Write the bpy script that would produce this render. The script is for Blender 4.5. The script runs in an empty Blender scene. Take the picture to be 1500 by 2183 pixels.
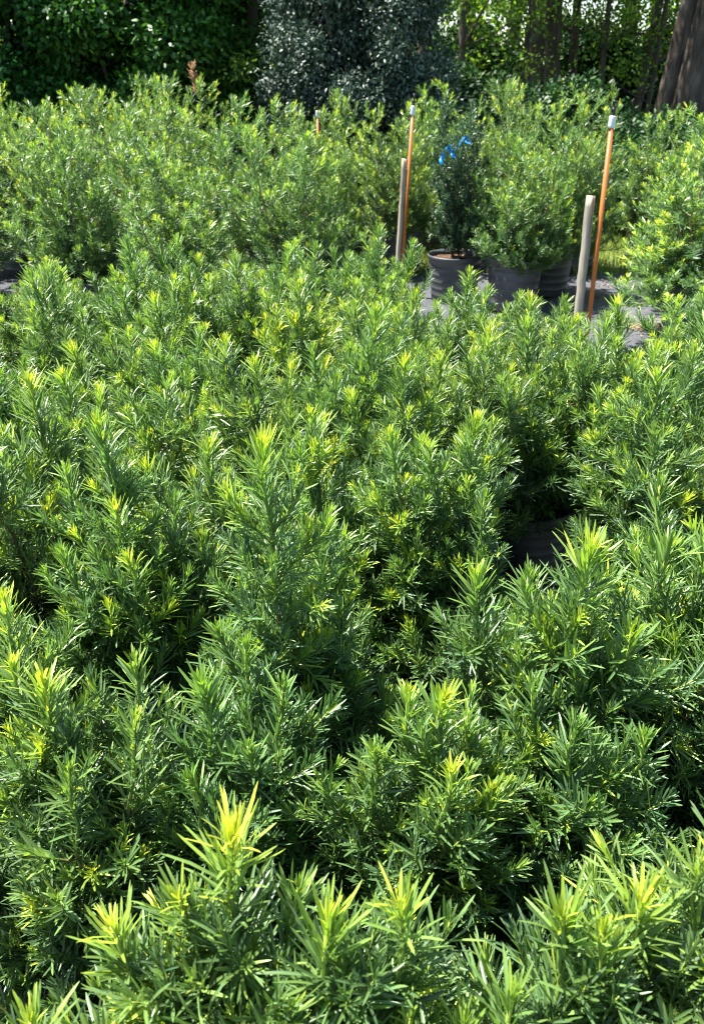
import bpy, math, random
import numpy as np
from mathutils import Vector

S = bpy.context.scene
C = S.collection
R = math.radians

# ------------------------------------------------------------ camera
cam = bpy.data.objects.new('camera', bpy.data.cameras.new('camera'))
C.objects.link(cam)
S.camera = cam
cam.location = (0, 0, 1.6)
cam.rotation_euler = (R(90 - 28.7), 0, 0)
cam.data.sensor_fit = 'VERTICAL'
cam.data.sensor_height = 24.0
cam.data.lens = 24.0 * 1713 / 2183
cam.data.clip_start = 0.02
cam.data.clip_end = 500
cam.data.dof.use_dof = True
cam.data.dof.focus_distance = 1.45
cam.data.dof.aperture_fstop = (cam.data.lens / 1000) / 0.0034

# ------------------------------------------------------------ sky, sun, exposure
SUN_EL, SUN_AZ = R(66), R(-72)          # azimuth from +Y, negative = to the left
w = bpy.data.worlds.new('World')
S.world = w
w.use_nodes = True
nt = w.node_tree
bg = nt.nodes['Background']
sky = nt.nodes.new('ShaderNodeTexSky')
sky.sky_type = 'NISHITA'
sky.sun_disc = False
sky.sun_elevation = SUN_EL
sky.sun_rotation = SUN_AZ
sky.dust_density = 0.4
nt.links.new(sky.outputs[0], bg.inputs[0])
bg.inputs[1].default_value = 0.075
sd = bpy.data.lights.new('sun', 'SUN')
sd.energy = 5.0
sd.angle = R(0.53)
sd.color = (1.0, 0.955, 0.88)
so = bpy.data.objects.new('sun', sd)
C.objects.link(so)
dirv = Vector((math.sin(SUN_AZ) * math.cos(SUN_EL), math.cos(SUN_AZ) * math.cos(SUN_EL), math.sin(SUN_EL)))
so.rotation_euler = dirv.to_track_quat('Z', 'Y').to_euler()
so.location = (-6, 6, 12)
S.view_settings.view_transform = 'Standard'
S.view_settings.look = 'None'
S.view_settings.exposure = 1.98
S.view_settings.gamma = 1.0

# ------------------------------------------------------------ materials
def new_mat(name):
    m = bpy.data.materials.new(name)
    m.use_nodes = True
    n = m.node_tree
    n.nodes.clear()
    out = n.nodes.new('ShaderNodeOutputMaterial')
    return m, n, out

def ramp(n, stops):
    r = n.nodes.new('ShaderNodeValToRGB')
    e = r.color_ramp.elements
    while len(e) < len(stops):
        e.new(0.5)
    for i, (p, c) in enumerate(stops):
        e[i].position = p
        e[i].color = (c[0], c[1], c[2], 1)
    return r

def leaf_material(name, stops, trans_gain=(1.5, 1.6, 0.7), trans=0.38, rough=0.44, spec=0.85, hue=0.009, valv=0.3):
    """attribute 'leaf': x = age (0 old .. 1 fresh), y = random per leaf, z = 1 on the midrib"""
    m, n, out = new_mat(name)
    at = n.nodes.new('ShaderNodeAttribute')
    at.attribute_name = 'leaf'
    sp = n.nodes.new('ShaderNodeSeparateXYZ')
    n.links.new(at.outputs['Vector'], sp.inputs[0])
    r = ramp(n, stops)
    n.links.new(sp.outputs[0], r.inputs[0])
    oi = n.nodes.new('ShaderNodeObjectInfo')
    hs = n.nodes.new('ShaderNodeHueSaturation')
    n.links.new(r.outputs[0], hs.inputs['Color'])
    mh = n.nodes.new('ShaderNodeMapRange')
    mh.inputs['To Min'].default_value = 0.5 - hue
    mh.inputs['To Max'].default_value = 0.5 + hue
    n.links.new(oi.outputs['Random'], mh.inputs['Value'])
    n.links.new(mh.outputs[0], hs.inputs['Hue'])
    mv = n.nodes.new('ShaderNodeMapRange')
    mv.inputs['To Min'].default_value = 1 - valv
    mv.inputs['To Max'].default_value = 1 + valv
    n.links.new(sp.outputs[1], mv.inputs['Value'])
    n.links.new(mv.outputs[0], hs.inputs['Value'])
    mm = n.nodes.new('ShaderNodeMapRange')
    mm.inputs['From Min'].default_value = 0.72
    mm.inputs['To Min'].default_value = 0.0
    mm.inputs['To Max'].default_value = 0.35
    n.links.new(sp.outputs[2], mm.inputs['Value'])
    rib = n.nodes.new('ShaderNodeMix')
    rib.data_type = 'RGBA'
    rib.inputs[7].default_value = (0.26, 0.34, 0.10, 1)
    n.links.new(mm.outputs[0], rib.inputs[0])
    n.links.new(hs.outputs[0], rib.inputs[6])
    p = n.nodes.new('ShaderNodeBsdfPrincipled')
    n.links.new(rib.outputs[2], p.inputs['Base Color'])
    p.inputs['Roughness'].default_value = rough
    p.inputs['Specular IOR Level'].default_value = spec
    tm = n.nodes.new('ShaderNodeMix')
    tm.data_type = 'RGBA'
    tm.blend_type = 'MULTIPLY'
    tm.inputs[0].default_value = 1
    n.links.new(hs.outputs[0], tm.inputs[6])
    tm.inputs[7].default_value = (*trans_gain, 1)
    t = n.nodes.new('ShaderNodeBsdfTranslucent')
    n.links.new(tm.outputs[2], t.inputs['Color'])
    mx = n.nodes.new('ShaderNodeMixShader')
    mx.inputs[0].default_value = trans
    n.links.new(p.outputs[0], mx.inputs[1])
    n.links.new(t.outputs[0], mx.inputs[2])
    n.links.new(mx.outputs[0], out.inputs[0])
    return m

PODO = [(0.0, (0.034, 0.080, 0.046)), (0.26, (0.088, 0.172, 0.053)), (0.52, (0.19, 0.31, 0.060)), (0.8, (0.32, 0.45, 0.045)), (1.0, (0.52, 0.56, 0.06))]
M_POD = leaf_material('podocarpus_leaf', PODO, trans=0.31)
M_PODD = leaf_material('blue_green_leaf', [(0, (0.030, 0.070, 0.045)), (0.5, (0.05, 0.11, 0.06)), (1, (0.13, 0.24, 0.08))], trans=0.25)
M_HOLLY = leaf_material('dark_hedge_leaf', [(0, (0.012, 0.06, 0.010)), (0.6, (0.022, 0.10, 0.012)), (1, (0.06, 0.17, 0.02))], trans=0.22, rough=0.48, spec=0.3)
M_BUSH = leaf_material('shade_darkened_bush_leaf', [(0, (0.007, 0.030, 0.008)), (0.6, (0.014, 0.052, 0.012)), (1, (0.04, 0.10, 0.02))], trans=0.12, rough=0.5, spec=0.25)  # darker than the hedge leaf: forest shade is put into the colour
M_GREY = leaf_material('grey_green_leaf', [(0, (0.022, 0.048, 0.033)), (0.6, (0.042, 0.078, 0.052)), (1, (0.11, 0.155, 0.10))], trans=0.12, rough=0.52, spec=0.5, trans_gain=(1.1, 1.2, 0.9))
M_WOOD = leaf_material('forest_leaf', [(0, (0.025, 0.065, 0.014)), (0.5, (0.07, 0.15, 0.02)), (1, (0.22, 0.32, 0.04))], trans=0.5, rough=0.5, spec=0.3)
M_FAR = leaf_material('sunlit_wood_leaf', [(0, (0.06, 0.14, 0.02)), (0.5, (0.14, 0.26, 0.035)), (1, (0.30, 0.42, 0.06))], trans=0.55, rough=0.5, spec=0.3)  # brighter copy of the forest leaf, sunlight put into the colour
M_DEAD = leaf_material('dead_leaf', [(0, (0.22, 0.13, 0.08)), (1, (0.42, 0.29, 0.19))], trans=0.3, rough=0.8, spec=0.1, trans_gain=(1.2, 1, 0.8))
M_GRASS = leaf_material('grass_blade', [(0, (0.12, 0.19, 0.04)), (1, (0.34, 0.38, 0.12))], trans=0.45, rough=0.5, spec=0.3)

def simple(name, stops, scale=8, detail=6, rough=0.7, bump=0.3, bscale=60, stretch=(1, 1, 1), spec=0.4, bdist=0.01):
    m, n, out = new_mat(name)
    tc = n.nodes.new('ShaderNodeTexCoord')
    mp = n.nodes.new('ShaderNodeMapping')
    mp.inputs['Scale'].default_value = stretch
    n.links.new(tc.outputs['Object'], mp.inputs[0])
    a = n.nodes.new('ShaderNodeTexNoise')
    a.inputs['Scale'].default_value = scale
    a.inputs['Detail'].default_value = detail
    n.links.new(mp.outputs[0], a.inputs['Vector'])
    r = ramp(n, stops)
    n.links.new(a.outputs[0], r.inputs[0])
    p = n.nodes.new('ShaderNodeBsdfPrincipled')
    n.links.new(r.outputs[0], p.inputs['Base Color'])
    p.inputs['Roughness'].default_value = rough
    p.inputs['Specular IOR Level'].default_value = spec
    if bump:
        b = n.nodes.new('ShaderNodeTexNoise')
        b.inputs['Scale'].default_value = bscale
        b.inputs['Detail'].default_value = 5
        n.links.new(mp.outputs[0], b.inputs['Vector'])
        bu = n.nodes.new('ShaderNodeBump')
        bu.inputs['Strength'].default_value = bump
        bu.inputs['Distance'].default_value = bdist
        n.links.new(b.outputs[0], bu.inputs['Height'])
        n.links.new(bu.outputs[0], p.inputs['Normal'])
    n.links.new(p.outputs[0], out.inputs[0])
    return m

def stem_material():
    m, n, out = new_mat('shrub_stem')
    at = n.nodes.new('ShaderNodeAttribute')
    at.attribute_name = 'leaf'
    sp = n.nodes.new('ShaderNodeSeparateXYZ')
    n.links.new(at.outputs['Vector'], sp.inputs[0])
    r = ramp(n, [(0, (0.11, 0.075, 0.045)), (0.35, (0.16, 0.13, 0.05)), (0.6, (0.14, 0.24, 0.05)), (1, (0.34, 0.42, 0.06))])
    n.links.new(sp.outputs[0], r.inputs[0])
    p = n.nodes.new('ShaderNodeBsdfPrincipled')
    p.inputs['Roughness'].default_value = 0.6
    n.links.new(r.outputs[0], p.inputs['Base Color'])
    n.links.new(p.outputs[0], out.inputs[0])
    return m
M_STEM = stem_material()
M_POT = simple('black_pot_plastic', [(0.3, (0.03, 0.034, 0.038)), (0.75, (0.085, 0.092, 0.098))], scale=5, rough=0.5, bump=0.15, bscale=40, spec=0.5)
M_SOIL = simple('potting_bark', [(0.3, (0.035, 0.022, 0.014)), (0.6, (0.10, 0.06, 0.035)), (0.8, (0.2, 0.14, 0.09))], scale=45, rough=0.95, bump=1.0, bscale=50, spec=0.1)
M_BARK = simple('tree_bark', [(0.3, (0.04, 0.031, 0.025)), (0.55, (0.085, 0.068, 0.055)), (0.8, (0.17, 0.145, 0.12))], scale=9, rough=0.95, bump=1.0, bscale=14, stretch=(1, 1, 0.25), spec=0.15, bdist=0.05)
M_ORANGE = simple('orange_pipe', [(0.3, (0.30, 0.085, 0.015)), (0.7, (0.50, 0.16, 0.022))], scale=4, rough=0.5, bump=0.1, stretch=(1, 1, 0.3))
M_POST = simple('weathered_wood', [(0.25, (0.13, 0.105, 0.075)), (0.5, (0.33, 0.29, 0.22)), (0.8, (0.48, 0.43, 0.35))], scale=22, rough=0.9, bump=0.8, bscale=40, stretch=(1, 1, 0.08), spec=0.15)
M_GREYPL = simple('grey_plastic', [(0.3, (0.42, 0.50, 0.50)), (0.7, (0.58, 0.64, 0.63))], scale=20, rough=0.45, bump=0.05)
M_BLACKPL = simple('black_plastic', [(0.3, (0.012, 0.012, 0.016)), (0.7, (0.03, 0.03, 0.04))], scale=20, rough=0.35, bump=0.05)
M_BLUE = simple('blue_tape', [(0.3, (0.01, 0.16, 0.50)), (0.7, (0.02, 0.30, 0.72))], scale=12, rough=0.4, bump=0.1)

def ground_material():
    m, n, out = new_mat('earth_and_grass')
    tc = n.nodes.new('ShaderNodeTexCoord')
    a = n.nodes.new('ShaderNodeTexNoise')
    a.inputs['Scale'].default_value = 0.9
    a.inputs['Detail'].default_value = 9
    n.links.new(tc.outputs['Object'], a.inputs['Vector'])
    r = ramp(n, [(0.35, (0.07, 0.05, 0.03)), (0.5, (0.09, 0.11, 0.03)), (0.65, (0.12, 0.19, 0.035))])
    n.links.new(a.outputs[0], r.inputs[0])
    p = n.nodes.new('ShaderNodeBsdfPrincipled')
    p.inputs['Roughness'].default_value = 0.95
    n.links.new(r.outputs[0], p.inputs['Base Color'])
    b = n.nodes.new('ShaderNodeTexNoise')
    b.inputs['Scale'].default_value = 30
    bu = n.nodes.new('ShaderNodeBump')
    bu.inputs['Distance'].default_value = 0.03
    n.links.new(tc.outputs['Object'], b.inputs['Vector'])
    n.links.new(b.outputs[0], bu.inputs['Height'])
    n.links.new(bu.outputs[0], p.inputs['Normal'])
    n.links.new(p.outputs[0], out.inputs[0])
    return m

def fabric_material():
    m, n, out = new_mat('woven_weed_fabric')
    tc = n.nodes.new('ShaderNodeTexCoord')
    a = n.nodes.new('ShaderNodeTexNoise')
    a.inputs['Scale'].default_value = 2.5
    a.inputs['Detail'].default_value = 9
    a.inputs['Roughness'].default_value = 0.65
    n.links.new(tc.outputs['Object'], a.inputs['Vector'])
    r = ramp(n, [(0.3, (0.055, 0.058, 0.068)), (0.55, (0.10, 0.105, 0.12)), (0.75, (0.19, 0.17, 0.15))])
    n.links.new(a.outputs[0], r.inputs[0])
    wv = n.nodes.new('ShaderNodeTexWave')
    wv.inputs['Scale'].default_value = 90
    wv.inputs['Distortion'].default_value = 0.6
    n.links.new(tc.outputs['Object'], wv.inputs['Vector'])
    p = n.nodes.new('ShaderNodeBsdfPrincipled')
    p.inputs['Roughness'].default_value = 0.48
    p.inputs['Specular IOR Level'].default_value = 0.6
    n.links.new(r.outputs[0], p.inputs['Base Color'])
    b2 = n.nodes.new('ShaderNodeTexNoise')
    b2.inputs['Scale'].default_value = 4
    b2.inputs['Detail'].default_value = 4
    n.links.new(tc.outputs['Object'], b2.inputs['Vector'])
    ad = n.nodes.new('ShaderNodeMath')
    ad.operation = 'MULTIPLY_ADD'
    n.links.new(wv.outputs[0], ad.inputs[0])
    ad.inputs[1].default_value = 0.04
    n.links.new(b2.outputs[0], ad.inputs[2])
    bu = n.nodes.new('ShaderNodeBump')
    bu.inputs['Distance'].default_value = 0.04
    bu.inputs['Strength'].default_value = 0.7
    n.links.new(ad.outputs[0], bu.inputs['Height'])
    n.links.new(bu.outputs[0], p.inputs['Normal'])
    n.links.new(p.outputs[0], out.inputs[0])
    return m

# ------------------------------------------------------------ mesh helpers
def tag(o, label=None, cat=None, group=None, kind=None):
    if label: o['label'] = label
    if cat: o['category'] = cat
    if group: o['group'] = group
    if kind: o['kind'] = kind
    return o

class Buf:
    """collects vertices, quads/tris and the 'leaf' attribute as numpy blocks"""
    def __init__(s):
        s.v, s.f4, s.f3, s.a, s.n = [], [], [], [], 0
    def add(s, v, f4=None, f3=None, a=None):
        v = np.asarray(v, float).reshape(-1, 3)
        if f4 is not None and len(f4): s.f4.append(np.asarray(f4, int) + s.n)
        if f3 is not None and len(f3): s.f3.append(np.asarray(f3, int) + s.n)
        s.v.append(v)
        s.a.append(np.zeros_like(v) if a is None else np.asarray(a, float))
        s.n += len(v)
    def mesh(s, name, mat, smooth=True):
        me = bpy.data.meshes.new(name)
        v = np.concatenate(s.v); a = np.concatenate(s.a)
        f4 = np.concatenate(s.f4) if s.f4 else np.zeros((0, 4), int)
        f3 = np.concatenate(s.f3) if s.f3 else np.zeros((0, 3), int)
        me.vertices.add(len(v)); me.vertices.foreach_set('co', v.astype(np.float32).ravel())
        lo = np.concatenate([f4.ravel(), f3.ravel()])
        me.loops.add(len(lo)); me.loops.foreach_set('vertex_index', lo.astype(np.int32))
        np_ = len(f4) + len(f3)
        me.polygons.add(np_)
        st = np.concatenate([np.arange(len(f4)) * 4, len(f4) * 4 + np.arange(len(f3)) * 3])
        me.polygons.foreach_set('loop_start', st.astype(np.int32))
        if smooth:
            me.polygons.foreach_set('use_smooth', np.ones(np_, bool))
        at = me.attributes.new('leaf', 'FLOAT_VECTOR', 'POINT')
        at.data.foreach_set('vector', a.astype(np.float32).ravel())
        me.update(calc_edges=True)
        me.materials.append(mat)
        return me
    def obj(s, name, mat, parent=None, smooth=True):
        o = bpy.data.objects.new(name, s.mesh(name, mat, smooth))
        C.objects.link(o)
        if parent: o.parent = parent
        return o

def empty(name, loc, rz=0):
    o = bpy.data.objects.new(name, None)
    o.empty_display_size = 0.1
    C.objects.link(o)
    o.location = loc
    o.rotation_euler = (0, 0, rz)
    return o

def unit(a):
    return a / np.maximum(np.linalg.norm(a, axis=-1, keepdims=True), 1e-9)

PROF = {0: (np.array([0, .22, .62, .90, 1.0]), np.array([.32, .92, 1.0, .72, .12])),
        1: (np.array([0, .4, .85, 1.0]), np.array([.4, 1.0, .8, .12])),
        2: (np.array([0, .5, 1.0]), np.array([.45, 1.0, .12]))}

def leaves(buf, P, D, N, L, W, bend, age, rnd, lod=0, fold=0.22):
    """strap leaves. P base, D direction, N upper-face normal, bend >0 curls towards N"""
    t, prof = PROF[lod]
    k, m = len(P), len(t)
    D = unit(D)
    N = unit(N - (N * D).sum(1, keepdims=True) * D)
    Sd = np.cross(D, N)
    T = t[None, :, None]
    # progressive bend along the blade
    ctr = P[:, None] + L[:, None, None] * (D[:, None] * (T - 0.22 * np.abs(bend)[:, None, None] * T ** 2) + N[:, None] * bend[:, None, None] * T ** 2)
    hw = (0.5 * W[:, None] * prof[None])[..., None]
    if lod == 2:
        v = np.stack([ctr - Sd[:, None] * hw, ctr + Sd[:, None] * hw], 2)
        c = 2
    else:
        v = np.stack([ctr - Sd[:, None] * hw, ctr - N[:, None] * hw * fold * 2, ctr + Sd[:, None] * hw], 2)
        c = 3
    q = []
    for i in range(m - 1):
        for j in range(c - 1):
            q.append([i * c + j, i * c + j + 1, (i + 1) * c + j + 1, (i + 1) * c + j])
    q = np.array(q)
    f = (q[None] + (np.arange(k) * m * c)[:, None, None]).reshape(-1, 4)
    a = np.zeros((k, m, c, 3))
    a[..., 0] = age[:, None, None]
    a[..., 1] = rnd[:, None, None]
    a[:, :, 1 if c == 3 else 0, 2] = 1 if c == 3 else 0
    buf.add(v.reshape(-1, 3), f4=f, a=a.reshape(-1, 3))

def tube(buf, pts, r, sides=5, age=None):
    pts = np.asarray(pts, float)
    n = len(pts)
    r = np.broadcast_to(np.asarray(r, float), (n,))
    T = unit(np.gradient(pts, axis=0))
    ref = np.array([0.31, 0.95, 0.05]) if abs(T[0][0]) < .9 else np.array([0, 0.3, 1.])
    U = unit(np.cross(T, ref)); V = np.cross(T, U)
    th = np.arange(sides) / sides * 2 * math.pi
    v = pts[:, None] + r[:, None, None] * (np.cos(th)[None, :, None] * U[:, None] + np.sin(th)[None, :, None] * V[:, None])
    f = []
    for i in range(n - 1):
        for j in range(sides):
            j2 = (j + 1) % sides
            f.append([i * sides + j, i * sides + j2, (i + 1) * sides + j2, (i + 1) * sides + j])
    a = np.zeros((n, sides, 3))
    if age is not None:
        a[..., 0] = np.asarray(age)[:, None]
    # close the far end
    vv = np.concatenate([v.reshape(-1, 3), pts[-1:] + T[-1:] * r[-1]])
    aa = np.concatenate([a.reshape(-1, 3), a[-1, :1]])
    f3 = [[(n - 1) * sides + j, (n - 1) * sides + (j + 1) % sides, n * sides] for j in range(sides)]
    buf.add(vv, f4=f, f3=f3, a=aa)

def curve_pts(p0, d0, d1, length, n, rng, wob=0.0):
    """polyline from p0 whose direction turns from d0 to d1"""
    p = np.array(p0, float); out = [p.copy()]
    d0 = np.array(d0, float); d1 = np.array(d1, float)
    for i in range(n):
        t = (i + .5) / n
        d = d0 * (1 - t) + d1 * t + rng.normal(0, wob, 3)
        d /= np.linalg.norm(d)
        p = p + d * length / n
        out.append(p.copy())
    return np.array(out)

def resample(pts, s):
    seg = np.linalg.norm(np.diff(pts, axis=0), axis=1)
    cs = np.concatenate([[0], np.cumsum(seg)])
    s = np.clip(s, 0, cs[-1])
    P = np.stack([np.interp(s, cs, pts[:, i]) for i in range(3)], 1)
    e = 0.004
    P2 = np.stack([np.interp(np.clip(s + e, 0, cs[-1]), cs, pts[:, i]) for i in range(3)], 1)
    P1 = np.stack([np.interp(np.clip(s - e, 0, cs[-1]), cs, pts[:, i]) for i in range(3)], 1)
    return P, unit(P2 - P1), cs[-1]

def dress(buf, pts, rng, leafed, L=0.065, W=0.0056, gap=0.0030, fresh=0.8, lod=0, droop=0.0, base_age=0.2):
    """put spiral needle leaves on the outer `leafed` metres of a shoot"""
    tot = np.linalg.norm(np.diff(pts, axis=0), axis=1).sum()
    leafed = min(leafed, tot * 0.97)
    n = max(8, int(leafed / gap))
    u = (np.arange(n) + rng.uniform(-.3, .3, n)) / n          # 0 tip .. 1 inner
    u = np.clip(u, 0, 1)
    dist = leafed * u ** 1.2
    P, T, _ = resample(pts, tot - dist)
    ref = np.tile(np.array([0.21, 0.35, 0.91]), (n, 1))
    U = unit(np.cross(T, ref)); V = np.cross(T, U)
    phi = np.arange(n) * 2.39996 + rng.uniform(0, 6.28) + rng.normal(0, .35, n)
    k = np.clip(dist / 0.055, 0, 1)
    ang = np.radians(13 + 24 * k ** .8 + 16 * np.clip(dist / 0.25, 0, 1) + rng.normal(0, 12, n))
    rad = np.cos(phi)[:, None] * U + np.sin(phi)[:, None] * V
    D = np.cos(ang)[:, None] * T + np.sin(ang)[:, None] * rad
    D[:, 2] += 0.16 - droop
    N = T + 0.45 * np.array([0, 0, 1.0]) + rng.normal(0, .22, (n, 3))
    size = (0.36 + 0.64 * np.clip(dist / 0.030, 0, 1)) * rng.uniform(.72, 1.12, n)
    size *= 1 - 0.25 * u ** 3
    Ln = L * size
    Wn = W * (0.55 + 0.45 * np.clip(dist / 0.03, 0, 1)) * rng.uniform(.85, 1.15, n)
    bend = rng.normal(-0.04, .13, n) + rng.normal(-.06, .16, n) * (1 - k)
    age = base_age * (0.5 + rng.uniform(0, 1, n)) + (fresh - base_age) * np.exp(-(dist / (0.014 + 0.018 * fresh)) ** 1.3) + .30 * fresh * np.exp(-dist / .12) + rng.normal(0, .05, n)
    old = rng.uniform(0, 1, n) < .012
    age[old] = rng.uniform(.75, 1.0, old.sum())
    # a few leaves missing on the inner part
    keep = rng.uniform(0, 1, n) > 0.25 * u ** 2
    leaves(buf, P[keep], D[keep], N[keep], Ln[keep], Wn[keep], bend[keep], np.clip(age, 0, 1)[keep], rng.uniform(0, 1, keep.sum()), lod)

def shrub_meshes(seed, tips, pot_h, rad=0.24, lod=0, L=0.056, W=0.0038, gap=0.0021, br_gap=0.024, fresh=0.75, leader_leaf=0.36,
                 low=0.10, sub=2.8, br_len=1.0, base_r=0.05, el0=18, clear=.16):
    """tips: list of (x, y, z, fresh) leader tops relative to the plant base. Returns foliage and stem buffers."""
    rng = np.random.default_rng(seed)
    F, B = Buf(), Buf()
    for li, tp in enumerate(tips):
        x, y, z = tp[:3]
        fr = tp[3] if len(tp) > 3 else fresh * rng.uniform(.6, 1.1)
        a0 = rng.uniform(0, 6.28)
        b0 = np.array([base_r * math.cos(a0) * .6, base_r * math.sin(a0) * .6, pot_h])
        tip = np.array([x, y, z])
        ctrl = b0 * .35 + tip * .65; ctrl[2] = b0[2] + (z - b0[2]) * .45
        t = np.linspace(0, 1, 13)[:, None]
        pts = (1 - t) ** 2 * b0 + 2 * t * (1 - t) * ctrl + t ** 2 * tip
        pts[1:-1] += rng.normal(0, .006, (11, 3)) * [1, 1, .3]
        H = np.linalg.norm(np.diff(pts, axis=0), axis=1).sum()
        tt = np.linspace(0, 1, 13)
        tube(B, pts, 0.0056 * (1 - .55 * tt), 5, np.clip((tt - .45) * 1.6, 0, 1))
        big = 1.28 if li == 0 else 1.06
        dress(F, pts, rng, min(leader_leaf, H * .8), L * big, W * (1.1 if li == 0 else 1), gap * (.72 if li == 0 else .85), fr, lod)
        nb = max(3, int((H - low) / br_gap))
        az = rng.uniform(0, 6.28)
        for i in range(nb):
            s = low + (H - low - clear) * (i + rng.uniform(0, 1)) / nb
            P, T, _ = resample(pts, np.array([s]))
            f = (s - low) / max(H - low, .1)
            az += 2.4 + rng.normal(0, .4)
            el = R(el0 + (52 - el0) * f + rng.normal(0, 9))
            out = np.array([math.cos(az) * math.cos(el), math.sin(az) * math.cos(el), math.sin(el)])
            ln = br_len * rad * (1.0 - .72 * f) * rng.uniform(.55, 1.15)
            ln = max(ln, .07)
            up = np.array([out[0] * .45, out[1] * .45, .9 + rng.normal(0, .15)])
            bp = curve_pts(P[0], out, up, ln, 6, rng, .05)
            q = np.linspace(0, 1, 7)
            tube(B, bp, 0.0026 * (1 - .6 * q), 3, np.clip(.2 + q * .9, 0, 1))
            bf = fresh * (rng.uniform(.05, 1.0) ** 1.4 * 1.35 if f > .3 else rng.uniform(.1, .6))
            dress(F, bp, rng, ln * .85, L, W, gap * 1.1, bf, lod, base_age=.12 + .18 * f)
            for _ in range(rng.poisson(sub * (1 - .6 * f))):
                s2 = ln * rng.uniform(.25, .8)
                P2, T2, _ = resample(bp, np.array([s2]))
                o2 = unit(T2[0] + rng.normal(0, .55, 3))
                l2 = rng.uniform(.06, .13) * (rad / .24) ** .5
                bp2 = curve_pts(P2[0], o2, o2 * .5 + np.array([0, 0, .6]), l2, 4, rng, .05)
                tube(B, bp2, np.linspace(.0018, .0009, 5), 3, np.linspace(.5, 1, 5))
                dress(F, bp2, rng, l2 * .9, L * .92, W * .95, gap * 1.15, bf * rng.uniform(.4, 1.1), lod, base_age=.1 + .15 * f)
    return F, B

def lathe(buf, prof, seg=40, wob=None):
    prof = np.array(prof, float)
    th = np.arange(seg) / seg * 2 * math.pi
    n = len(prof)
    rr = prof[:, 0][:, None] * np.ones(seg)[None]
    if wob is not None:
        rr = rr * (1 + wob * np.sin(2 * th + .6)[None] * (prof[:, 1] / prof[:, 1].max())[:, None])
    v = np.stack([rr * np.cos(th), rr * np.sin(th), prof[:, 1][:, None] * np.ones(seg)[None]], -1).reshape(-1, 3)
    f = []
    for i in range(n - 1):
        for j in range(seg):
            j2 = (j + 1) % seg
            f.append([i * seg + j, i * seg + j2, (i + 1) * seg + j2, (i + 1) * seg + j])
    buf.add(v, f4=f)

POTS = {}
def pot_meshes(r, h):
    key = (r, h)
    if key not in POTS:
        b = Buf()
        rb = r * .80
        pr = [(0.001, .004), (rb * .96, .004), (rb, .012)]
        for i in range(1, 6):
            z = h * i / 6.6
            rr = rb + (r * .95 - rb) * i / 6.6
            pr += [(rr, z - .004), (rr + .0035, z), (rr, z + .006)]
        pr += [(r * .955, h - .035), (r * 1.0, h - .032), (r * 1.01, h - .006), (r * 1.0, h), (r * .965, h), (r * .94, h - .035), (r * .93, h - .06)]
        lathe(b, pr, 44, .012)
        s = Buf()
        rng = np.random.default_rng(int(r * 1000))
        rings, seg = 9, 32
        vs, fs = [], []
        for i in range(rings + 1):
            for j in range(seg):
                a = j / seg * 6.2832
                q = r * .93 * i / rings
                vs.append((q * math.cos(a), q * math.sin(a), h - .045 + (rng.normal(0, .006) if i < rings else 0)))
        for i in range(rings):
            for j in range(seg):
                j2 = (j + 1) % seg
                fs.append([i * seg + j, (i + 1) * seg + j, (i + 1) * seg + j2, i * seg + j2])
        s.add(vs, f4=fs)
        POTS[key] = (b.mesh('pot', M_POT), s.mesh('soil', M_SOIL))
    return POTS[key]

def link(name, me, parent):
    o = bpy.data.objects.new(name, me)
    C.objects.link(o)
    o.parent = parent
    return o

def make_shrub(FB, pot, mat=M_POD, name='podocarpus_shrub'):
    root = empty(name, (0, 0, 0))
    FB[0].obj('foliage', mat, root)
    FB[1].obj('stem', M_STEM, root)
    pm, sm = pot_meshes(*pot)
    link('pot', pm, root)
    link('soil', sm, root)
    return root

def copy_tree(o, parent=None):
    c = o.copy()
    C.objects.link(c)
    c.parent = parent
    for ch in list(o.children):
        copy_tree(ch, c)
    return c

# ------------------------------------------------------------ ground, fabric, grass
b = Buf()
b.add([(-120, -60, 0), (120, -60, 0), (120, 240, 0), (-120, 240, 0)], f4=[[0, 1, 2, 3]])
tag(b.obj('ground', ground_material(), smooth=False), kind='structure')
rng = np.random.default_rng(5)
nx, ny = 150, 190
xs = np.linspace(-7, 6.5, nx); ys = np.linspace(-2.5, 10.2, ny)
X, Y = np.meshgrid(xs, ys)
Y = Y.copy()
edge = Y > 9.9
Z = 0.014 + 0.006 * np.sin(X * 3.1 + 1.3 * np.sin(Y * 1.7)) + 0.004 * np.sin(Y * 7.3 + 2 * np.sin(X * 2.9))
# far edge of the cloth runs at about 7.4 m, a little wavy
Yf = -2.5 + (Y + 2.5) / 12.7 * (10.0 + 0.10 * np.sin(X * 2.1) + .05 * np.sin(X * 7))
v = np.stack([X, Yf, Z], -1).reshape(-1, 3)
idx = np.arange(nx * ny).reshape(ny, nx)
f = np.stack([idx[:-1, :-1], idx[:-1, 1:], idx[1:, 1:], idx[1:, :-1]], -1).reshape(-1, 4)
b = Buf(); b.add(v, f4=f)
tag(b.obj('weed_fabric_path', fabric_material()), kind='structure')

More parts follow.
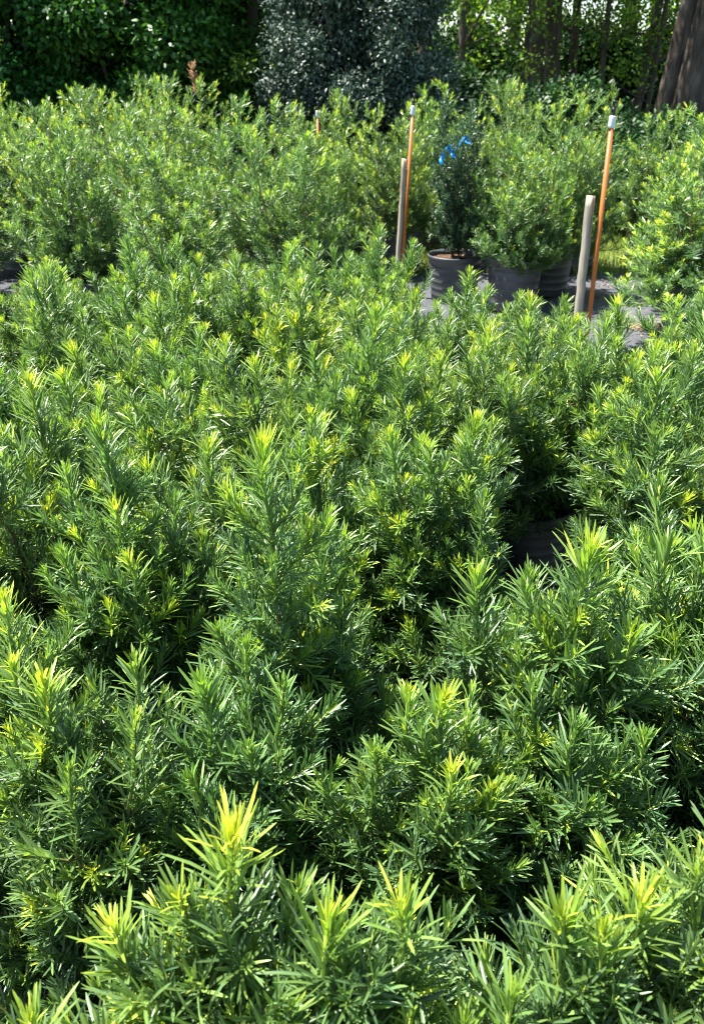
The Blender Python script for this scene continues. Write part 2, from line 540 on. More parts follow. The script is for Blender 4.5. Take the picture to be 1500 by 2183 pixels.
def grass_patch(n, x0, x1, y0, y1, h, seed, fn=None):
    rng = np.random.default_rng(seed)
    P = np.stack([rng.uniform(x0, x1, n), rng.uniform(y0, y1, n), np.full(n, 0.0)], 1)
    if fn is not None: P = P[fn(P)]
    n = len(P)
    a = rng.uniform(0, 6.28, n)
    D = np.stack([np.cos(a) * .45, np.sin(a) * .45, np.ones(n)], 1)
    N = np.stack([np.cos(a + rng.normal(0, 1, n)), np.sin(a), np.full(n, .2)], 1)
    b = Buf()
    leaves(b, P, D, N, h * rng.uniform(.5, 1.2, n), np.full(n, .007), rng.normal(-.2, .2, n), rng.uniform(0, 1, n), rng.uniform(0, 1, n), 2)
    return b
tag(grass_patch(60000, -1.5, 8, 7.25, 12.5, .12, 3).obj('grass', M_GRASS), 'short sunlit grass beyond the far edge of the black ground cloth', 'grass', kind='stuff')

# leaf litter on the fabric
rng = np.random.default_rng(8)
cs = [(2.05, 5.6, .14, .05, 200), (1.95, 6.45, .2, .07, 130), (2.4, 6.9, .4, .1, 120), (1.0, 5.2, .35, .25, 150), (0.75, 2.35, .3, .2, 60), (1.6, 5.0, 1.2, .8, 80), (0, 3, 3, 3, 300)]
P = np.concatenate([np.stack([rng.normal(x, sx, k), rng.normal(y, sy, k), rng.uniform(.026, .034, k)], 1) for x, y, sx, sy, k in cs])
n = len(P); a = rng.uniform(0, 6.28, n)
D = np.stack([np.cos(a), np.sin(a), rng.normal(0, .12, n)], 1)
N = np.stack([rng.normal(0, .25, n), rng.normal(0, .25, n), np.ones(n)], 1)
b = Buf(); leaves(b, P, D, N, rng.uniform(.02, .05, n), rng.uniform(.004, .016, n), rng.normal(0, .1, n), rng.uniform(0, 1, n), rng.uniform(0, 1, n), 2)
tag(b.obj('leaf_litter', M_DEAD), 'dry tan leaf litter scattered over the black ground cloth', 'leaf litter', kind='stuff')

# ------------------------------------------------------------ near block of young shrubs
GN = 'young podocarpus shrubs in the near block'
POT_S = (0.135, 0.25)
def random_tips(rng, n, H, r):
    out = []
    a = rng.uniform(0, 6.28)
    for i in range(n):
        a += 6.28 / n + rng.normal(0, .35)
        q = r * (0.25 if i == 0 else rng.uniform(.45, 1.0))
        out.append((q * math.cos(a), q * math.sin(a), H * (rng.uniform(1.0, 1.06) if i % 4 == 0 else rng.uniform(.74, .95))))
    return out

# individually shaped ones: base position, leader tops in place, label, options
HERO = [
    ((-0.15, 0.40), [(-.118, .545, .915, 1.2), (-.168, .507, .87, .8), (-.30, .430, .80, .75), (-.235, .495, .845, .85), (-.055, .54, .84, .5), (-.2, .36, .8, .6), (-.06, .40, .78, .5)],
     'nearest shrub with the large pale yellow leader tip at the bottom left', dict(L=.060, W=.0037, fresh=.85)),
    ((0.01, 0.38), [(-.023, .482, .87, .75), (.045, .492, .88, .85), (-.06, .44, .80, .5), (.07, .40, .80, .5), (.11, .45, .76, .5)],
     'nearest shrub at bottom centre with pale leaf bunches leaning right', dict(L=.060, W=.0037, fresh=.65)),
    ((0.20, 0.38), [(.204, .494, .86, .75), (.238, .479, .86, .85), (.155, .455, .80, .6), (.16, .36, .8, .5), (.26, .38, .82, .6)],
     'nearest shrub right of bottom centre with two upright tips side by side', dict(L=.060, W=.0037, fresh=.65)),
    ((0.37, 0.46), [(.285, .51, .86, .8), (.342, .52, .92, .85), (.40, .56, .97, .8), (.35, .40, .86, .5), (.45, .5, .9, .6)],
     'nearest shrub at the bottom right corner with light green leaders', dict(L=.060, W=.0037, fresh=.7)),
    ((-0.40, 0.80), [(-.42, .848, .85, .9), (-.512, .976, .90, .9), (-.479, .888, .85, .85), (-.283, .79, .84, .55), (-.37, .76, .78, .5), (-.32, .93, .82, .6)],
     'shrub at left behind the nearest one with yellow shoots leaning left', dict(L=.052)),
    ((-0.17, 0.86), [(-.208, .858, .84, .55), (-.14, .80, .78, .4), (-.10, .90, .80, .45), (-.16, .97, .82, .6), (-.22, .78, .74, .5)],
     'shrub below the tallest leader with one bluish upright shoot', dict(L=.052, fresh=.5)),
    ((0.10, 0.82), [(.125, .83, .84, 1.0), (.079, .863, .82, .8), (.128, .75, .79, .95), (.16, .86, .76, .5), (.03, .8, .77, .5), (.19, .78, .72, .9)],
     'shrub right of centre with thin bright yellow shoots at its middle', dict(L=.048, fresh=.6)),
    ((0.33, 0.88), [(.32, .86, .76, .4), (.40, .82, .78, .45), (.27, .93, .78, .4), (.36, .98, .77, .5)],
     'low dark green shrub under the broad leader at right', dict(L=.050, fresh=.4)),
    ((-0.13, 1.22), [(-.139, 1.15, 1.07, 1.0), (-.098, 1.386, .84, .6), (-.044, 1.297, .84, .55), (-.231, 1.115, .74, .5), (-.02, 1.15, .76, .5), (-.2, 1.3, .8, .5)],
     'shrub with the tallest leader in the block, yellow tip at centre left', dict(L=.054, leader_leaf=.50)),
    ((0.34, 1.10), [(.351, 1.014, .96, .85), (.20, 1.10, .86, .75), (.415, .962, .85, .7), (.30, 1.15, .82, .5), (.43, 1.12, .84, .5), (.26, 1.0, .78, .5)],
     'shrub at right with a broad splayed leader in front of the ground gap', dict(L=.066, W=.0043)),
    ((0.60, 1.10), [(.511, 1.106, .91, .65), (.58, 1.135, .92, .8), (.55, .98, .86, .7), (.66, 1.05, .9, .6), (.62, 1.2, .86, .5)],
     'shrub at the right edge beside the broad splayed leader', dict(L=.060, W=.0037)),
    ((-0.48, 1.40), [(-.494, 1.45, .985, .8), (-.457, 1.36, .85, .95), (-.60, 1.52, .85, .6), (-.42, 1.28, .78, .95), (-.36, 1.45, .82, .5), (-.55, 1.3, .78, .6)],
     'shrub at left with a tall bushy leader and yellow side tufts', dict(L=.054)),
    ((0.20, 1.62), [(.264, 1.60, .93, .85), (.081, 1.594, .90, .9), (.161, 1.57, .88, .75), (.28, 1.5, .80, .5), (.1, 1.72, .84, .5)],
     'shrub at centre right with three pale leaders in a row', dict(L=.048)),
]
heroes = []
for i, (pos, tips, lab, kw) in enumerate(HERO):
    rel = [(t[0] - pos[0], t[1] - pos[1], t[2], t[3]) for t in tips]
    rel += [(.21 * math.cos(q + i), .21 * math.sin(q + i), .46 + .05 * math.sin(q * 5), .4) for q in (0, 1.1, 2.2, 3.3, 4.3, 5.3)]
    opt = dict(rad=.20, fresh=.8, lod=0, gap=.0021, W=.0039)
    opt.update(kw)
    r_ = make_shrub(shrub_meshes(100 + i, rel, POT_S[1] - .05, **opt), POT_S)
    r_.location = (pos[0], pos[1], .02)
    tag(r_, lab, 'shrub', GN)
    heroes.append(r_)

# variants for the rest of the block
rng = np.random.default_rng(42)
variants = []
for k in range(10):
    tips = random_tips(rng, int(rng.integers(6, 9)), rng.uniform(.84, .93), .235)
    tips += [(q[0], q[1], q[2]) for q in random_tips(rng, 7, .40, .235)]
    variants.append(make_shrub(shrub_meshes(200 + k, tips, POT_S[1] - .05, rad=.21, fresh=rng.uniform(.65, .9), lod=0 if k < 5 else 1, gap=.0022, W=.0040, el0=-4), POT_S))
used = [False] * len(variants)
ORD = ['first', 'second', 'third', 'fourth', 'fifth', 'sixth', 'seventh', 'eighth', 'ninth', 'tenth', 'eleventh', 'twelfth']
rows = [   # y, list of x
    (1.32, [0.78]),
    (1.72, [-.80, -.30, -.05]),
    (2.05, [-1.02, -.62, -.22, .20, .84]),
    (2.45, [-1.22, -.82, -.42, -.02, .36, .68, 1.02, 1.38]),
    (2.85, [-1.42, -1.0, -.60, -.20, .20, .60, .98, 1.42]),
    (3.25, [-1.62, -1.20, -.80, -.40, 0.0, .40, .78, 1.62]),
    (3.65, [-1.80, -1.38, -.96, -.56, -.16, .22]),
    (4.0, [-1.95, -1.52, -1.10, -.70, -.30, .10]),
]
ROWN = ['small gap-side row', 'row behind the tallest leader', 'third row from the back gap', 'fourth', 'fifth', 'sixth', 'seventh', 'rearmost']
for ri, (y, xl) in enumerate(rows):
    for ci, x in enumerate(xl):
        k = (ri * 3 + ci * 7 + (ci // 3)) % 10
        if y < 2.2: k = k % 5
        src = variants[k]
        o = src if not used[k] else copy_tree(src)
        used[k] = True
        yy = y + rng.normal(0, .04)
        o.location = (x + rng.normal(0, .03), yy, .02)
        o.rotation_euler = (rng.normal(0, .06), rng.normal(0, .06), rng.uniform(0, 6.28))
        s = rng.uniform(.93, 1.06)
        hs = s * (.90 if (y > 3 and x > .1) or (y > 2.7 and x > .9) else 1)
        if y > 3.5 and x < .1: hs = s * .92
        o.scale = (s * 1.04, s * 1.04, hs)
        if ri == 0:
            lab = 'shrub at the right edge just beyond the bare ground gap'
        elif ri == 1:
            lab = '%s of three shrubs in the row directly behind the tallest leader' % ['left', 'middle', 'right'][ci]
        else:
            lab = 'green needle-leaved shrub, %s from the left in the %s row back of the block' % (ORD[ci], ORD[ri + 1])
        tag(o, lab, 'shrub', GN)
for k, u in enumerate(used):
    if not u:
        for ch in list(variants[k].children): bpy.data.objects.remove(ch)
        bpy.data.objects.remove(variants[k])

for (k, x, y, lab) in ((0, -.80, .84, 'shrub cut by the left edge of the photo beside the shoots leaning left'), (2, -.86, 1.28, 'shrub at the left edge beside the tall bushy leader'),
                       (4, .80, .80, 'shrub cut by the right edge below the broad splayed leader')):
    o = copy_tree(variants[k]); o.location = (x, y, .02); o.rotation_euler = (0, 0, k * 1.3 + .5); o.scale = (1, 1, .94)
    tag(o, lab, 'shrub', GN)

# ------------------------------------------------------------ tall shrubs behind
POT_L = (0.215, 0.38)
rng = np.random.default_rng(77)
tall = []
for k in range(7):
    tips = random_tips(rng, int(rng.integers(7, 10)), 1.40, .36)
    tips += [(q[0], q[1], q[2] * .78) for q in random_tips(rng, 5, 1.25, .46)]
    tips += [(q[0], q[1], q[2] * .55) for q in random_tips(rng, 6, 1.25, .38 if k < 2 else .52)]
    if k == 1:
        tips += [(q[0], q[1], .47) for q in random_tips(rng, 6, 1.25, .34)]
    if k > 1:
        tips += [(q[0], q[1], .40) for q in random_tips(rng, 9, 1.25, .58)]
    FB = shrub_meshes(300 + k, tips, POT_L[1] - .05, rad=.36, lod=1 if k < 2 else 2, L=.054, W=.0058, gap=.0038, br_gap=.046, clear=.06, el0=-12, fresh=1.12 if k == 6 else rng.uniform(.85, 1.05), leader_leaf=.26, low=.06, sub=3.2)
    tall.append(make_shrub(FB, POT_L, name='tall_podocarpus_shrub'))
tused = [False] * 7
def place_tall(k, x, y, s, rz, lab, grp, sz=None, tilt=0):
    o = tall[k] if not tused[k] else copy_tree(tall[k])
    tused[k] = True
    o.location = (x, y, .02); o.rotation_euler = (0, tilt, rz); o.scale = (s * 1.12, s * 1.12, sz or s)
    for ch in o.children:
        if ch.name.startswith(('pot', 'soil')): ch.scale = (1 / (s * 1.12), 1 / (s * 1.12), 1 / (sz or s))
    tag(o, lab, 'shrub', grp)
    return o
GL, GR = 'tall podocarpus shrubs in the left block', 'tall podocarpus shrubs in the right block'
place_tall(0, -.34, 5.3, .95, .4, 'tall shrub at the right end of the front row in the left block', GL, .88)
place_tall(1, -1.08, 5.2, .95, 2.1, 'rounded tall shrub in front of the left block with bright upper side', GL, .82)
place_tall(0, -1.85, 5.5, .95, 3.3, 'tall shrub at left reaching out over the dark gap on its left', GL, .92, -.10)
place_tall(1, -2.72, 5.7, 1.0, 5.0, 'tall shrub at the left edge of the photo half in shade', GL, .95)
li = 0
for y, xl, nm, sz in ((6.6, (-3.25, -2.35, -1.45, -.62), 'second', .97), (7.4, (-3.7, -2.85, -2.05, -1.25), 'third', 1.02), (8.1, (-4.2, -3.3, -2.45, -1.7), 'fourth', 1.04)):
    for ci, x in enumerate(xl):
        place_tall(2 + (li * 3 + ci) % 4, x + rng.normal(0, .05), y + rng.normal(0, .06), rng.uniform(.95, 1.08), rng.uniform(0, 6.28),
                   'tall light green shrub, %s from the left in the %s row of the left block' % (ORD[ci], nm), GL, sz + rng.uniform(-.05, .04))
        li += 1
# right block
place_tall(1, 1.20, 6.1, .92, 1.0, 'bright bushy shrub in the grey ribbed pot leaning to the right', GR, .82, .06)
place_tall(3, 1.56, 6.62, .95, 2.0, 'shrub behind the grey ribbed pot beside the right stake', GR, .95)
place_tall(4, .42, 7.35, .95, 3.2, 'light green shrub right behind the left orange riser', GR, .92)
place_tall(2, -.30, 7.3, .85, 3.0, 'lower shrub in the dip between the two tall blocks', GL, .90)
place_tall(5, -.02, 8.1, .95, .2, 'light green shrub at the far left of the right block', GR, .93)
place_tall(2, 1.25, 7.5, 1.0, 4.2, 'tall light green shrub behind the dark blue-green one', GR, 1.03)
place_tall(5, 2.0, 7.5, .92, 5.3, 'tall shrub behind the top of the right orange riser', GR, .96)
place_tall(4, .8, 8.4, 1.0, 1.2, 'rear shrub just left above the blue tape', GR, 1.0)
place_tall(3, 2.78, 7.9, .90, 2.2, 'shrub with pale tips under the large leaning trunk', GR, .87)
place_tall(6, 2.50, 6.05, 1.2, 5.8, 'shrub with vivid yellow tips at the right edge above the path', GR, .90)
place_tall(4, 2.25, 5.3, 1.30, .8, 'broad dark-sided shrub at the right edge beside the cloth path', GR, .84)
place_tall(5, 3.35, 6.7, .95, 3.8, 'shrub at the right edge behind the yellow tipped one', GR, .92)
# dark columnar one with the blue tape
rng2 = np.random.default_rng(9)
tips = random_tips(rng2, 10, 1.45, .21)
dk = make_shrub(shrub_meshes(500, tips, POT_L[1] - .05, rad=.26, lod=1, L=.042, W=.0085, gap=.0042, br_gap=.038, fresh=.22, low=.05, sub=2.5), POT_L, M_PODD, 'columnar_shrub')
dk.scale = (1, 1, .92)
dk.location = (.80, 6.4, .02)
tag(dk, 'narrow dark blue-green columnar shrub with blue tape, in a black pot', 'shrub')

# blue flagging tape, twisted ribbon on the dark shrub
b = Buf()
k = 40
t = np.linspace(0, 1, k)
cx = np.stack([.64 + .16 * t, 6.18 + .05 * np.sin(t * 5), 1.09 + .10 * t + .025 * np.sin(t * 9)], 1)
tw = t * 9
side = np.stack([.022 * np.cos(tw) * .4, .020 * np.sin(tw), .022 * np.cos(tw)], 1)
th = np.array([0, .0015, 0])
v = np.concatenate([cx - side, cx + side, cx + side + th, cx - side + th])
f = []
for i in range(k - 1):
    for a_, b_ in ((0, 1), (1, 2), (2, 3), (3, 0)):
        f.append([a_ * k + i, b_ * k + i, b_ * k + i + 1, a_ * k + i + 1])
b.add(v, f4=f)
# hanging loose ends
for (x0, z0, dx, ln) in ((.64, 1.10, -.01, .07), (.70, 1.12, .02, .05), (.80, 1.19, .015, .03)):
    q = np.linspace(0, 1, 8)
    c = np.stack([x0 + dx * q + .006 * np.sin(q * 7), 6.17 + .01 * np.sin(q * 5), z0 - ln * q], 1)
    sd_ = np.array([.014, .003, 0])
    v = np.concatenate([c - sd_, c + sd_, c + sd_ + th, c - sd_ + th])
    f = []
    for i in range(7):
        for a_, b_ in ((0, 1), (1, 2), (2, 3), (3, 0)):
            f.append([a_ * 8 + i, b_ * 8 + i, b_ * 8 + i + 1, a_ * 8 + i + 1])
    b.add(v, f4=f)
tag(b.obj('flagging_tape', M_BLUE), 'bright blue flagging tape tied across the dark columnar shrub', 'tape')

# ------------------------------------------------------------ risers and stakes
def riser(base, top, r, lab):
    root = empty('irrigation_riser', base)
    d = Vector(top) - Vector(base)
    ln = d.length
    root.rotation_euler = d.to_track_quat('Z', 'Y').to_euler()
    b = Buf(); lathe(b, [(.0005, 0), (r, 0), (r, ln - .055), (r * .6, ln - .055)], 20)
    b.obj('pipe', M_ORANGE, root)
    b = Buf(); lathe(b, [(r * .7, ln - .062), (r * 1.38, ln - .062), (r * 1.42, ln - .05), (r * 1.42, ln - .008), (r * 1.3, ln), (r * .5, ln + .002)], 20)
    b.obj('coupling', M_GREYPL, root)
    h = Buf()
    lathe(h, [(.0005, ln + .001), (r * .7, ln + .001), (r * .75, ln + .02), (r * 1.05, ln + .022), (r * 1.05, ln + .036), (r * .5, ln + .04), (r * .35, ln + .062), (r * .8, ln + .065), (r * .7, ln + .078), (.0005, ln + .08)], 14)
    tube(h, [(r * .5, 0, ln + .035), (r * 1.5, 0, ln + .045), (r * 1.7, 0, ln + .06)], [.004, .004, .003], 6)
    tube(h, [(-r * .5, 0, ln + .035), (-r * 1.5, 0, ln + .05), (-r * 1.3, 0, ln + .07), (0, 0, ln + .078)], .0035, 6)
    h.obj('sprinkler_head', M_BLACKPL, root)
    tag(root, lab, 'sprinkler riser', 'orange irrigation risers')
    return root
riser((1.475, 4.95, .0), (1.455, 5.0, 1.385), .0135, 'orange pipe riser with black sprinkler head beside the right wooden stake')
riser((.385, 6.5, .0), (.443, 6.5, 1.385), .0130, 'orange pipe riser beside the thin left wooden stake')
riser((-.36, 9.0, .0), (-.344, 9.0, 1.26), .0135, 'distant riser with only its grey coupling showing between the two blocks')

def stake(base, top, wdt, dep, rz, lab):
    b = Buf()
    base = Vector(base); top = Vector(top); d = top - base; ln = d.length
    rng = np.random.default_rng(int(ln * 999))
    n = 16
    cr = .004
    prof = []
    for sx, sy in ((-1, -1), (1, -1), (1, 1), (-1, 1)):
        x, y = sx * wdt / 2, sy * dep / 2
        if sx * sy > 0: prof += [(x, y - sy * cr), (x - sx * cr, y)]
        else: prof += [(x - sx * cr, y), (x, y - sy * cr)]
    prof = np.array(prof); m = len(prof)
    v = []
    for i in range(n + 1):
        z = ln * i / n
        j = rng.normal(0, .0012, 2)
        sc = 1 if i < n else .97
        for p in prof: v.append((p[0] * sc + j[0], p[1] * sc + j[1], z + (.006 * p[0] / wdt if i == n else 0)))
    f = []
    for i in range(n):
        for j in range(m):
            j2 = (j + 1) % m
            f.append([i * m + j, i * m + j2, (i + 1) * m + j2, (i + 1) * m + j])
    c = len(v)
    v.append((0, 0, ln + .001))
    f3 = [[n * m + j, n * m + (j + 1) % m, c] for j in range(m)]
    b.add(v, f4=f, f3=f3)
    o = b.obj('wooden_stake', M_POST, smooth=False)
    o.location = base
    o.rotation_mode = 'QUATERNION'
    from mathutils import Quaternion
    o.rotation_quaternion = d.to_track_quat('Z', 'Y') @ Quaternion((0, 0, 1), rz)
    tag(o, lab, 'stake', 'weathered wooden stakes')
stake((1.412, 4.98, 0), (1.398, 5.02, .965), .050, .040, R(32), 'thick weathered wooden stake beside the path and the right orange pipe')
stake((.352, 6.52, 0), (.391, 6.52, 1.03), .036, .030, R(25), 'thin grey wooden stake beside the left orange pipe')

# ------------------------------------------------------------ background trees
def leaf_cloud(buf, rng, centers, radii, n, L, W, up=.5, age=(0, 1), shell=.6):
    """leaves scattered in ellipsoid clumps"""
    c = np.asarray(centers, float); r = np.asarray(radii, float)
    pick = rng.choice(len(c), n, p=(r.prod(1) ** .66) / (r.prod(1) ** .66).sum())
    d = unit(rng.normal(0, 1, (n, 3)))
    q = (shell + (1 - shell) * rng.uniform(0, 1, n))[:, None] * rng.uniform(.75, 1.08, n)[:, None]
    P = c[pick] + d * r[pick] * q
    D = unit(d * .6 + rng.normal(0, .6, (n, 3)) + [0, 0, -.15])
    N = d * .7 + rng.normal(0, .5, (n, 3)) + [0, 0, up]
    cage = rng.uniform(0, 1, len(c))[pick]
    ag = age[0] + (age[1] - age[0]) * np.clip(.55 * cage + .6 * rng.uniform(0, 1, n) ** 1.5, 0, 1)
    leaves(buf, P, D, N, L * rng.uniform(.7, 1.25, n), W * rng.uniform(.8, 1.2, n), rng.normal(-.08, .1, n), ag, rng.uniform(0, 1, n), 2)

def limbs(buf, rng, base_pts, radii, n, zlo, zhi, ln, ends):
    for i in range(n):
        s = rng.uniform(zlo, zhi)
        k = int(np.clip(np.searchsorted(base_pts[:, 2], s), 1, len(base_pts) - 1))
        a = rng.uniform(0, 6.28)
        el = rng.uniform(.1, .7)
        d = np.array([math.cos(a) * math.cos(el), math.sin(a) * math.cos(el), math.sin(el)])
        l = ln * rng.uniform(.6, 1.2)
        pts = curve_pts(base_pts[k], d, d + [0, 0, rng.uniform(-.2, .5)], l, 7, rng, .16)
        tube(buf, pts, np.linspace(radii[k] * .38, .008, 8), 6)
        ends.append(pts[-1]); ends.append(pts[4]); ends.append(pts[5] + rng.normal(0, .2, 3))

def trunk_pts(h, lean, rng, n=12, wob=.04):
    t = np.linspace(0, 1, n)
    p = np.stack([lean[0] * t + np.cumsum(rng.normal(0, wob, n)) * .3, lean[1] * t + np.cumsum(rng.normal(0, wob, n)) * .3, h * t], 1)
    p[0] = 0
    return p

def bumpy_trunk(buf, pts, r, sides=26, seed=0, flare=.5):
    rng = np.random.default_rng(seed)
    n = len(pts); m = 4
    s = np.linspace(0, 1, n * m)
    P = np.stack([np.interp(s, np.linspace(0, 1, n), pts[:, i]) for i in range(3)], 1)
    th = np.arange(sides) / sides * 6.2832
    ridg = .035 * np.sin(th * 9 + rng.uniform(0, 6)) + .03 * np.sin(th * 5 + 1)
    v = []
    for i, sp_ in enumerate(s):
        rr = r * (1 - .55 * sp_) * (1 + flare * math.exp(-sp_ * len(s) / 2.2))
        q = rr * (1 + ridg * (1 + .4 * math.sin(i * 1.3)) + rng.normal(0, .012, sides))
        v.append(np.stack([P[i, 0] + q * np.cos(th), P[i, 1] + q * np.sin(th), np.full(sides, P[i, 2])], 1))
    v = np.concatenate(v)
    f = []
    for i in range(n * m - 1):
        for j in range(sides):
            j2 = (j + 1) % sides
            f.append([i * sides + j, i * sides + j2, (i + 1) * sides + j2, (i + 1) * sides + j])
    buf.add(v, f4=f)

def forest_tree(seed, h, r, lean, crown_lo, crown_r, nleaf, mat=M_WOOD, L=.062, W=.042, name='forest_tree', nl=14, clump=(.45, .8)):
    rng = np.random.default_rng(seed)
    root = empty(name, (0, 0, 0))
    pts = trunk_pts(h, lean, rng)
    B = Buf(); bumpy_trunk(B, pts, r, seed=seed)
    B.obj('trunk', M_BARK, root)
    LB = Buf(); ends = []
    limbs(LB, rng, pts, r * (1 - .55 * np.linspace(0, 1, 12)), nl, crown_lo, h, crown_r, ends)
    LB.obj('limbs', M_BARK, root)
    F = Buf()
    c = np.array(ends) + rng.normal(0, .15, (len(ends), 3))
    c = np.concatenate([c, c + rng.normal(0, .5, c.shape)])
    rad = rng.uniform(clump[0], clump[1], (len(c), 1)) * np.array([1, 1, .55])
    leaf_cloud(F, rng, c, rad, nleaf, L, W, shell=.1)
    F.obj('crown', mat, root)
    return root

def bush(seed, rx, ry, h, nleaf, mat, L, W, name, age=(0, 1), nclump=60, csize=.42, up=.5):
    """a dense evergreen: clumps over a domed body, with stems inside"""
    rng = np.random.default_rng(seed)
    root = empty(name, (0, 0, 0))
    c = []
    for i in range(nclump):
        a = rng.uniform(0, 6.28); u = rng.uniform(0, 1)
        z = h * u
        k = math.sqrt(max(0, 1 - (max(0, u - .35) / .67) ** 2)) * (0.82 + .18 * min(1, u * 4))
        q = rng.uniform(.72, .95) if i % 4 else rng.uniform(.2, .7)
        c.append((rx * k * math.cos(a) * q, ry * k * math.sin(a) * q, max(.25, z)))
    c = np.array(c)
    rad = rng.uniform(.7, 1.25, (nclump, 1)) * csize * np.array([1, 1, .85])
    F = Buf(); leaf_cloud(F, rng, c, rad, nleaf, L, W, up=up, age=age, shell=.25)
    F.obj('crown', mat, root)
    B = Buf()
    for i in range(7):
        a = rng.uniform(0, 6.28)
        pts = curve_pts((.12 * math.cos(a), .12 * math.sin(a), 0), (.25 * math.cos(a), .25 * math.sin(a), 1), (.6 * rx * math.cos(a) / 2, .6 * ry * math.sin(a) / 2, 1), h * .85, 8, rng, .08)
        tube(B, pts, np.linspace(.05, .012, 9), 7)
    B.obj('trunk', M_BARK, root)
    return root

# dark evergreen wall at left
h1 = bush(601, 1.9, 1.5, 4.4, 170000, M_HOLLY, .078, .042, 'evergreen_tree', nclump=230, csize=.5)
h1.location = (-5.2, 12.2, 0); tag(h1, 'dense dark green evergreen tree behind the far left shrubs', 'tree', 'dark evergreen trees at left')
h2 = copy_tree(h1); h2.location = (-2.85, 12.6, 0); h2.rotation_euler = (0, 0, 2.2); tag(h2, 'dense dark green evergreen tree next to the yellow-green branches', 'tree', 'dark evergreen trees at left')
h3 = copy_tree(h1); h3.location = (-8.0, 12.8, 0); h3.rotation_euler = (0, 0, 4.0); tag(h3, 'dense dark green evergreen tree at the outer left edge', 'tree', 'dark evergreen trees at left')
# lighter loose tree between hedge and grey shrub
lt = forest_tree(620, 6.5, .09, (.2, .1), .9, 1.15, 15000, L=.06, W=.034, name='broadleaf_tree', nl=20, clump=(.3, .5))
lt.location = (-1.35, 12.0, 0); tag(lt, 'loose light green tree between the dark evergreens and the grey shrub', 'tree')
# grey-green shrub
g = bush(610, 1.30, 1.2, 3.2, 170000, M_GREY, .050, .027, 'grey_green_shrub', nclump=260, csize=.36, up=1.0)
g.scale = (.88, .9, 1)
g.location = (.08, 10.9, 0); tag(g, 'large grey-green shrub with glinting leaves behind the middle of the rows', 'shrub')
# low evergreens below the forest, its shade worked into their leaf colour
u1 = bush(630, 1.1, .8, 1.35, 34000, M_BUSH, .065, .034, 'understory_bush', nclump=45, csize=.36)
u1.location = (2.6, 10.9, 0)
GU = 'dark bushes under the trees'
tag(u1, 'low dark bush under the trees beside the grey-green shrub', 'bush', GU)
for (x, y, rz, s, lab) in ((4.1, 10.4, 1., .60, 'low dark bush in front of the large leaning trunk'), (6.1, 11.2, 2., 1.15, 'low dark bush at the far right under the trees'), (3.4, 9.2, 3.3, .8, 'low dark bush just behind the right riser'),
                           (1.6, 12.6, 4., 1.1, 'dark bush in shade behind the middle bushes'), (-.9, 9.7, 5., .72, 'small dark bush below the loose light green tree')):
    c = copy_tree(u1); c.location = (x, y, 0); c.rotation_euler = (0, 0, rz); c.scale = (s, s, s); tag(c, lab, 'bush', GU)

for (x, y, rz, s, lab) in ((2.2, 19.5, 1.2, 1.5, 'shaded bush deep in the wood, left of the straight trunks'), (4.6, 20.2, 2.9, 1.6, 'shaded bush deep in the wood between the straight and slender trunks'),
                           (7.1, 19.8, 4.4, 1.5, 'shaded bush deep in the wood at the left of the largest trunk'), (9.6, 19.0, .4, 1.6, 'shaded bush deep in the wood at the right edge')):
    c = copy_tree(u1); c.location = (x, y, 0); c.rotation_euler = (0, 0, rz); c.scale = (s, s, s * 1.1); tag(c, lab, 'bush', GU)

# forest: big double trunk first
GT = 'forest trees on the right'
t1 = forest_tree(640, 9.5, .24, (.85, .3), 4.0, 3.6, 46000, name='large_leaning_tree', nl=34)  # unseen high crown widened and filled out to shade the bushes
t1.location = (4.78, 13.0, 0); tag(t1, 'large brown trunk leaning right at the top right corner', 'tree')
t2 = forest_tree(641, 9.0, .15, (.75, .4), 3.8, 3.4, 36000, name='large_leaning_tree', nl=26)
t2.location = (4.52, 13.3, 0); tag(t2, 'thinner dark trunk pressed against the left side of the largest trunk', 'tree')
fa = forest_tree(650, 9.0, .17, (.1, .2), 2.4, 1.9, 10500, nl=24)
fb = forest_tree(651, 8.5, .15, (-.3, .2), 1.9, 1.7, 10500, nl=24)
fc = forest_tree(652, 8.0, .09, (.7, .1), 1.3, 1.5, 8500, nl=26)
fd = forest_tree(653, 7.0, .05, (.2, .1), .6, 1.2, 5500, nl=26, name='forest_sapling')
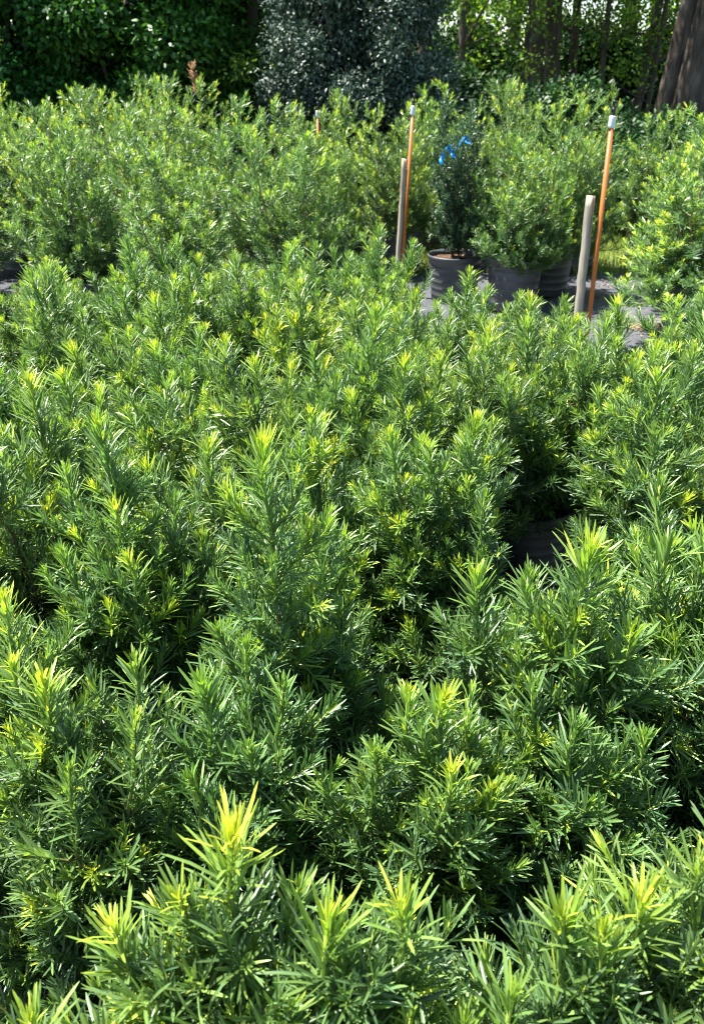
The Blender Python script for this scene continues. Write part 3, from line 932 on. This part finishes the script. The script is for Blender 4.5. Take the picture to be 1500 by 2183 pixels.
plan = [
    (fa, 3.12, 16.0, 0, 1, 'straight dark trunk, the clearest one at middle right'),
    (fb, 3.62, 16.6, 0, 1, 'dark trunk directly right of the clearest straight trunk'),
    (fa, 2.35, 18.5, 2.2, 1.1, 'trunk seen through leaves left of the clearest straight trunk'),
    (fc, 5.45, 17.5, 0, 1, 'slender leaning trunk left of the largest trunk'),
    (fc, 4.55, 18.5, 3.6, 1.05, 'slender trunk halfway between straight and leaning trunks'),
    (fb, 7.6, 18.0, 4.0, 1, 'tree at the right edge beyond the largest trunk'),
    (fb, 1.4, 17.5, 1.5, 1, 'tree half hidden behind the top of the grey-green shrub'),
    (fa, .0, 16.0, 5.0, 1.05, 'tree hidden behind the grey-green shrub and showing above it'),
    (fc, -1.9, 15.8, 1.0, 1.1, 'tree behind the loose light green tree'),
    (fa, 6.4, 21.5, 3.1, 1.15, 'far tree in the gap left of the largest trunk'),
    (fb, 3.9, 22.5, 2.2, 1.2, 'far tree right behind the clearest straight trunk'),
    (fc, 1.9, 23.0, 5.2, 1.2, 'far tree at the left of the open woodland'),
    (fb, 9.0, 22.0, .6, 1.2, 'far tree at the right edge of the woodland'),
    (fd, 2.75, 15.0, 0, 1, 'sapling left of the clearest straight trunk'),
    (fd, 4.3, 15.5, 2.0, 1, 'sapling between the straight trunks and the slender one'),
    (fd, 5.0, 15.2, 4.0, .9, 'sapling just left of the largest trunk'),
    (fd, 6.2, 15.0, 5.5, 1.1, 'sapling right of the largest trunk'),
    (fd, 1.75, 14.0, 3.0, 1, 'sapling at the right shoulder of the grey-green shrub'),
    (fd, 5.9, 19.5, 1.0, 1.1, 'far sapling behind the slender leaning trunk'),
]
seen = set()
for (src, x, y, rz, s, lab) in plan:
    o = src if src.name not in seen else copy_tree(src)
    seen.add(src.name)
    o.location = (x, y, 0); o.rotation_euler = (0, 0, rz); o.scale = (s, s, s)
    tag(o, lab, 'tree', GT)

# sunlit far edge of the wood, one mass
rng = np.random.default_rng(71)
k = 620
c = np.stack([rng.uniform(-14, 22, k), rng.uniform(27, 33, k), rng.uniform(.2, 9.5, k) * np.where(np.arange(k) % 3 == 0, .3, 1)], 1)
F = Buf(); leaf_cloud(F, rng, c, rng.uniform(.7, 1.5, (k, 1)) * np.array([1, 1, .7]), 46000, .20, .12, shell=.1)
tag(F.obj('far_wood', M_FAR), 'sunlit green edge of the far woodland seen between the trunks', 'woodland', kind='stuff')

# dead brown seed head sticking up at the back of the left block
rng = np.random.default_rng(12)
root = empty('dried_shoot', (-1.43, 8.35, 0))
B = Buf(); pts = curve_pts((0, 0, 0), (0, 0, 1), (-.02, 0, 1), 1.66, 10, rng, .02)
tube(B, pts, np.linspace(.008, .003, 11), 6); B.obj('stem', M_BARK, root)
F = Buf(); dress(F, pts, rng, .24, .08, .016, .0038, .8, 1, base_age=.5); F.obj('dried_leaves', M_DEAD, root)
tag(root, 'brown dried shoot sticking up above the back of the left block', 'shoot')

S.render.engine = 'CYCLES'
S.cycles.filter_width = 1.0
S.cycles.max_bounces = 8
S.cycles.diffuse_bounces = 4
S.cycles.transmission_bounces = 4
S.cycles.transparent_max_bounces = 4
